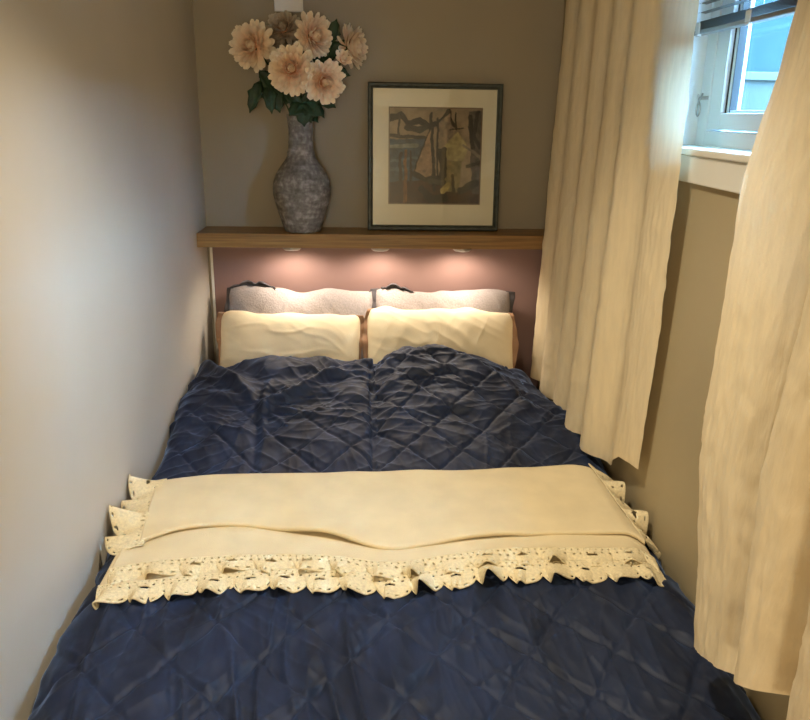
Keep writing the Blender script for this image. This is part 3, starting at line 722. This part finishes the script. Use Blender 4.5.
# ------------------------------------------------------------------ pillows
def pillow(name, label, group, w, h, t_, loc, lean, roll, bodymat, flmat, seed, sag=0, wr=.0030, fl=.026, yaw=0, ruffle=None):
    root = thing(name, label, 'pillow', loc, (lean, roll, yaw), group)
    nu, nv = 96, 60
    u = np.linspace(-1, 1, nu); v = np.linspace(-1, 1, nv); U, V = np.meshgrid(u, v, indexing='ij')
    prof = np.clip((1 - np.abs(U) ** 3.2) * (1 - np.abs(V) ** 2.6), 0, 1) ** .55
    pinch = 1 - .05 * (np.abs(V) ** 2) * np.abs(U) ** 2
    Xp = U * w / 2 * (1 - .02 * (1 - V * V) * U * U - .035 * np.abs(V) ** 7); Zp = V * h / 2 * (1 - .06 * (1 - U * U)) * pinch * (1 - .06 * np.abs(U) ** 7)
    Zp = Zp + (sag * (1 - U * U) + .034 * fbm(U * 2.6, U * 0 + seed, seed, 2)) * (V > 0) * V
    wrk = wr * (ridge(Xp, Zp, .2 + seed, .16, .035, seed * 7 + 1) + .8 * ridge(Xp, Zp, -.5, .14, .03, seed * 7 + 2) - .6) * prof ** .5
    lump = .020 * fbm(Xp * 6, Zp * 6, seed * 5, 2) * prof
    b = MB()
    def sheet_(sign):
        return np.stack([Xp, sign * (t_ / 2 * prof + wrk + lump), Zp], -1)
    Fp = sheet_(-1); Bp = sheet_(1)
    Fp[[0, -1], :, 1] = 0; Bp[[0, -1], :, 1] = 0; Fp[:, [0, -1], 1] = 0; Bp[:, [0, -1], 1] = 0
    b.grid(Fp); b.grid(Bp[::-1])
    o = b.build('pillowcase', bodymat, root, smooth=True)
    for sg in (-1, 1):                                        # border strip sewn on each short end
        m_ = 50; vv = np.linspace(-1, 1, m_); k = np.linspace(0, 1, 7)
        x0 = np.interp(vv, v, Xp[0 if sg < 0 else -1]); z0 = np.interp(vv, v, Zp[0 if sg < 0 else -1])
        wv = .010 * np.sin(vv * 7 + seed) + .006 * np.sin(vv * 17 + seed * 2)
        ext = fl * (1 + .35 * np.sin(vv * 4 + seed * 1.7))
        P = np.zeros((m_, 7, 3))
        P[..., 0] = x0[:, None] + sg * (ext[:, None] * k - .012); P[..., 2] = (z0 * 1.02)[:, None] + .004 * np.sin(vv * 11)[:, None] * k
        P[..., 1] = wv[:, None] * k - .002
        b = MB(); b.grid(P); f_ = b.build('border', flmat, root, smooth=True, solid=.003); f_['label'] = 'contrasting fabric border'
    if ruffle:
        m_ = 60; uu_ = np.linspace(ruffle[0], ruffle[1], m_); k = np.linspace(0, 1, 7)
        x0 = np.interp(uu_, u, Xp[:, -1]); z0 = np.interp(uu_, u, Zp[:, -1])
        hgt = .024 * np.sin(np.linspace(.25, PI, m_)) ** .6 * (1 + .25 * np.sin(uu_ * 31))
        P = np.zeros((m_, 7, 3)); P[..., 0] = x0[:, None] + .006 * np.sin(uu_ * 25)[:, None] * k
        P[..., 2] = z0[:, None] - .008 + hgt[:, None] * np.sin(k * 2.2); P[..., 1] = .006 + (-.022 * k ** 2 + .008 * np.sin(uu_ * 40)[:, None] * k)
        b = MB(); b.grid(P); f_ = b.build('ruffle', flmat, root, smooth=True, solid=.003); f_['label'] = 'dark ruffled edge'
    return root
GP = 'pillows at the head of the bed'
pillow('pillow', 'grey crinkled pillow with charcoal border, back row at left', GP, .60, .405, .125, (.385, 3.135, .742), math.radians(-13), math.radians(1.2), M['seersucker'], M['charcoal'], 1, sag=-.012, wr=.004, fl=.034, ruffle=(-1, -.35))
pillow('pillow', 'grey crinkled pillow with charcoal border, back row beside the curtain', GP, .57, .400, .125, (.975, 3.135, .738), math.radians(-13), math.radians(.4), M['seersucker'], M['charcoal'], 2, sag=-.006, wr=.004, fl=.030, ruffle=(-.95, -.45))
pillow('pillow', 'cream pillow with tan border, front row by the left wall', GP, .565, .37, .15, (.352, 3.000, .690), math.radians(-27), math.radians(1.0), M['cream_cotton'], M['tan'], 3, sag=-.004)
pillow('pillow', 'cream pillow with tan border, front row nearest the curtain', GP, .600, .385, .16, (.955, 3.000, .700), math.radians(-27), math.radians(1.0), M['cream_cotton'], M['tan'], 4, sag=0)

# ------------------------------------------------------------------ curtains
def curtain(name, label, far, near, xfar, xnear, hem, folds, amp, seed, top=CEIL - .004, xprof=None):
    """linen panel hanging along the right wall; far/near(v): y of its edges, v 0 top .. 1 hem"""
    nu, nv = 260, 150
    u = np.linspace(0, 1, nu); v = np.linspace(0, 1, nv); U, V = np.meshgrid(u, v, indexing='ij')
    Ye = far(V) * (1 - U) + near(V) * U
    ph = np.interp(U, np.linspace(0, 1, len(folds)), np.cumsum(folds) - folds[0])       # uneven fold phase
    ph = ph + .10 * np.sin(V * 3 + U * 9 + seed) * V
    wv = np.sin(2 * PI * ph) + .28 * np.sin(4 * PI * ph + .8) * sst(V, 0, .5); wv2 = np.cos(2 * PI * ph)
    am = np.interp(U, np.linspace(0, 1, len(amp)), amp) * (.62 + .48 * sst(V, .05, .9))
    xb = xfar(V) * (1 - U) + xnear(V) * U
    Xx = xb - am * wv + .010 * fbm(U * 14, V * 3, seed, 2)
    if xprof:
        pu, pd = xprof; dd = np.mean([np.interp(U + o_, pu, pd) for o_ in np.linspace(-.022, .022, 9)], 0)
        Xx = xb + dd * (.45 + .55 * V) + .006 * fbm(U * 9, V * 4, seed, 2)
    Yy = Ye + .55 * am * wv2 * np.sin(PI * np.clip(U * 1.02, 0, 1)) ** .3
    cr = .004 * ridge(U * 1.2, V * 1.7, 1.9, .16, .04, seed + 3) + .003 * ridge(U * 1.2, V * 1.7, 1.2, .14, .035, seed + 4) + .0025 * ridge(U * 1.2, V * 1.7, .3, .12, .04, seed + 9) + .004 * ridge(U * 1.2, V * 1.7, 1.57, .6, .022, seed + 12)
    Xx = Xx - cr * (.40 if xprof else 1) * sst(V, .1, .5) - .0045 * fbm(U * 26, V * 34, seed + 21, 3) - .003 * ridge(U * 1.2, V * 1.7, .5, .07, .03, seed + 30) * vn(U * 7, V * 9, seed + 31)
    hz = np.interp(u, np.linspace(0, 1, len(hem)), hem)
    Zz = top * (1 - V) + hz[:, None] * V + .010 * wv * V
    Xx = np.minimum(Xx, W - .012)
    zz_sill = (Zz > 1.46) & (Zz < 1.57)
    Xx = np.where(Zz > 1.40, np.minimum(Xx, W - .028), Xx)
    b = MB(); b.grid(np.stack([Xx, Yy, Zz], -1)[::-1])
    o = b.build(name, M['linen'], smooth=True)
    tag(o, label, 'curtain', 'linen curtains on the window wall'); return o
cl_ = lambda a, c: (lambda V: a + (c - a) * V)
curtain('curtain', 'long cream linen curtain hanging in folds beside the pillows, hem just above the bed',
        cl_(2.99, 3.12), lambda V: 1.835 - .045 * np.sin(PI * V) + .045 * V, cl_(1.374, 1.368), cl_(1.376, 1.394),
        [.57, .575, .58, .59, .595, .60, .61, .625, .635, .63, .705, .715], [.0, .9], [.006, .006], 3,
        xprof=([0, .05, .09, .14, .18, .24, .29, .33, .39, .44, .48, .55, .60, .65, .71, .755, .775, .80, .83, .87, .93, 1], [.0, -.030, -.034, .006, -.010, -.048, -.046, .004, -.040, -.058, .006, -.048, -.068, -.006, -.060, -.060, -.01, .010, .004, -.022, -.014, 0]))
curtain('curtain', 'cream linen curtain nearest the camera at right, crossing the window',
        lambda V: np.interp(V, [0, .3, .38, .5, .8, .92, 1], [1.215, 1.245, 1.275, 1.345, 1.370, 1.30, 1.265]), cl_(.52, .62), cl_(1.315, 1.310), cl_(1.29, 1.26),
        [.735, .675, .69, .715, .745, .80, .83, .86, .88, .90, .92, .94], [0, .3, .3], [.004, .004], 8,
        xprof=([0, .05, .10, .16, .30, .385, .43, .475, .53, .60, .64, .68, .74, .85, 1], [.0, -.010, -.032, -.040, -.034, -.006, .022, -.060, -.085, -.070, -.025, -.020, -.08, -.095, -.06]))

# ------------------------------------------------------------------ light
w = bpy.data.worlds.new('sky'); scene.world = w; w.use_nodes = True
bg = w.node_tree.nodes['Background']; bg.inputs[0].default_value = (.30, .62, 1.0, 1); bg.inputs[1].default_value = 41

def spot(loc, to, e, col, size, blend, soft):
    l = bpy.data.lights.new('ceiling_spot', 'SPOT'); l.energy = e; l.color = col; l.spot_size = math.radians(size); l.spot_blend = blend; l.shadow_soft_size = soft
    o = bpy.data.objects.new('ceiling_spot', l); COL.objects.link(o); o.location = loc
    o.rotation_euler = (Vector(to) - Vector(loc)).to_track_quat('-Z', 'Y').to_euler(); return o
spot((.68, 1.48, CEIL - .05), (.68, 1.48, 0), 43, (1, .85, .61), 116, 1, .05)
def lamp(loc, e, col, soft):
    l = bpy.data.lights.new('room_lamp', 'POINT'); l.energy = e; l.color = col; l.shadow_soft_size = soft
    o = bpy.data.objects.new('room_lamp', l); COL.objects.link(o); o.location = loc
lamp((.40, -1.35, 1.50), 30, (1, .85, .60), .12)

# ------------------------------------------------------------------ camera (vanishing points measured on the 810x720 frame)
f_px = 780.0
def cam_axes(vd, vv):
    d = Vector((vd[0] - 405, vd[1] - 360, f_px)).normalized()
    v = Vector((vv[0] - 405, vv[1] - 360, f_px)); v = (v - d * v.dot(d)).normalized()
    x = v.cross(d)
    return x, d, -v                              # world X, Y, Z seen in camera axes (right, down, forward)
ex, ey, ez = cam_axes((368, 112), (367, 2817))
right = Vector((ex[0], ey[0], ez[0])); down = Vector((ex[1], ey[1], ez[1])); fwd = Vector((ex[2], ey[2], ez[2]))
cam = bpy.data.cameras.new('camera'); cam.sensor_width = 36; cam.sensor_fit = 'HORIZONTAL'; cam.lens = f_px * 36 / 810; cam.clip_start = .02
co = bpy.data.objects.new('camera', cam); COL.objects.link(co)
mw = Matrix((right, -down, -fwd)).transposed().to_4x4(); mw.translation = Vector((.663, 0, 1.62)); co.matrix_world = mw
scene.camera = co

scene.view_settings.view_transform = 'Standard'; scene.view_settings.look = 'None'
scene.view_settings.exposure = 1; scene.view_settings.gamma = 1; scene.view_settings.use_curve_mapping = False
scene.cycles.use_denoising = True
scene.cycles.max_bounces = 10; scene.cycles.diffuse_bounces = 6; scene.cycles.transparent_max_bounces = 16
scene.cycles.sample_clamp_indirect = 4
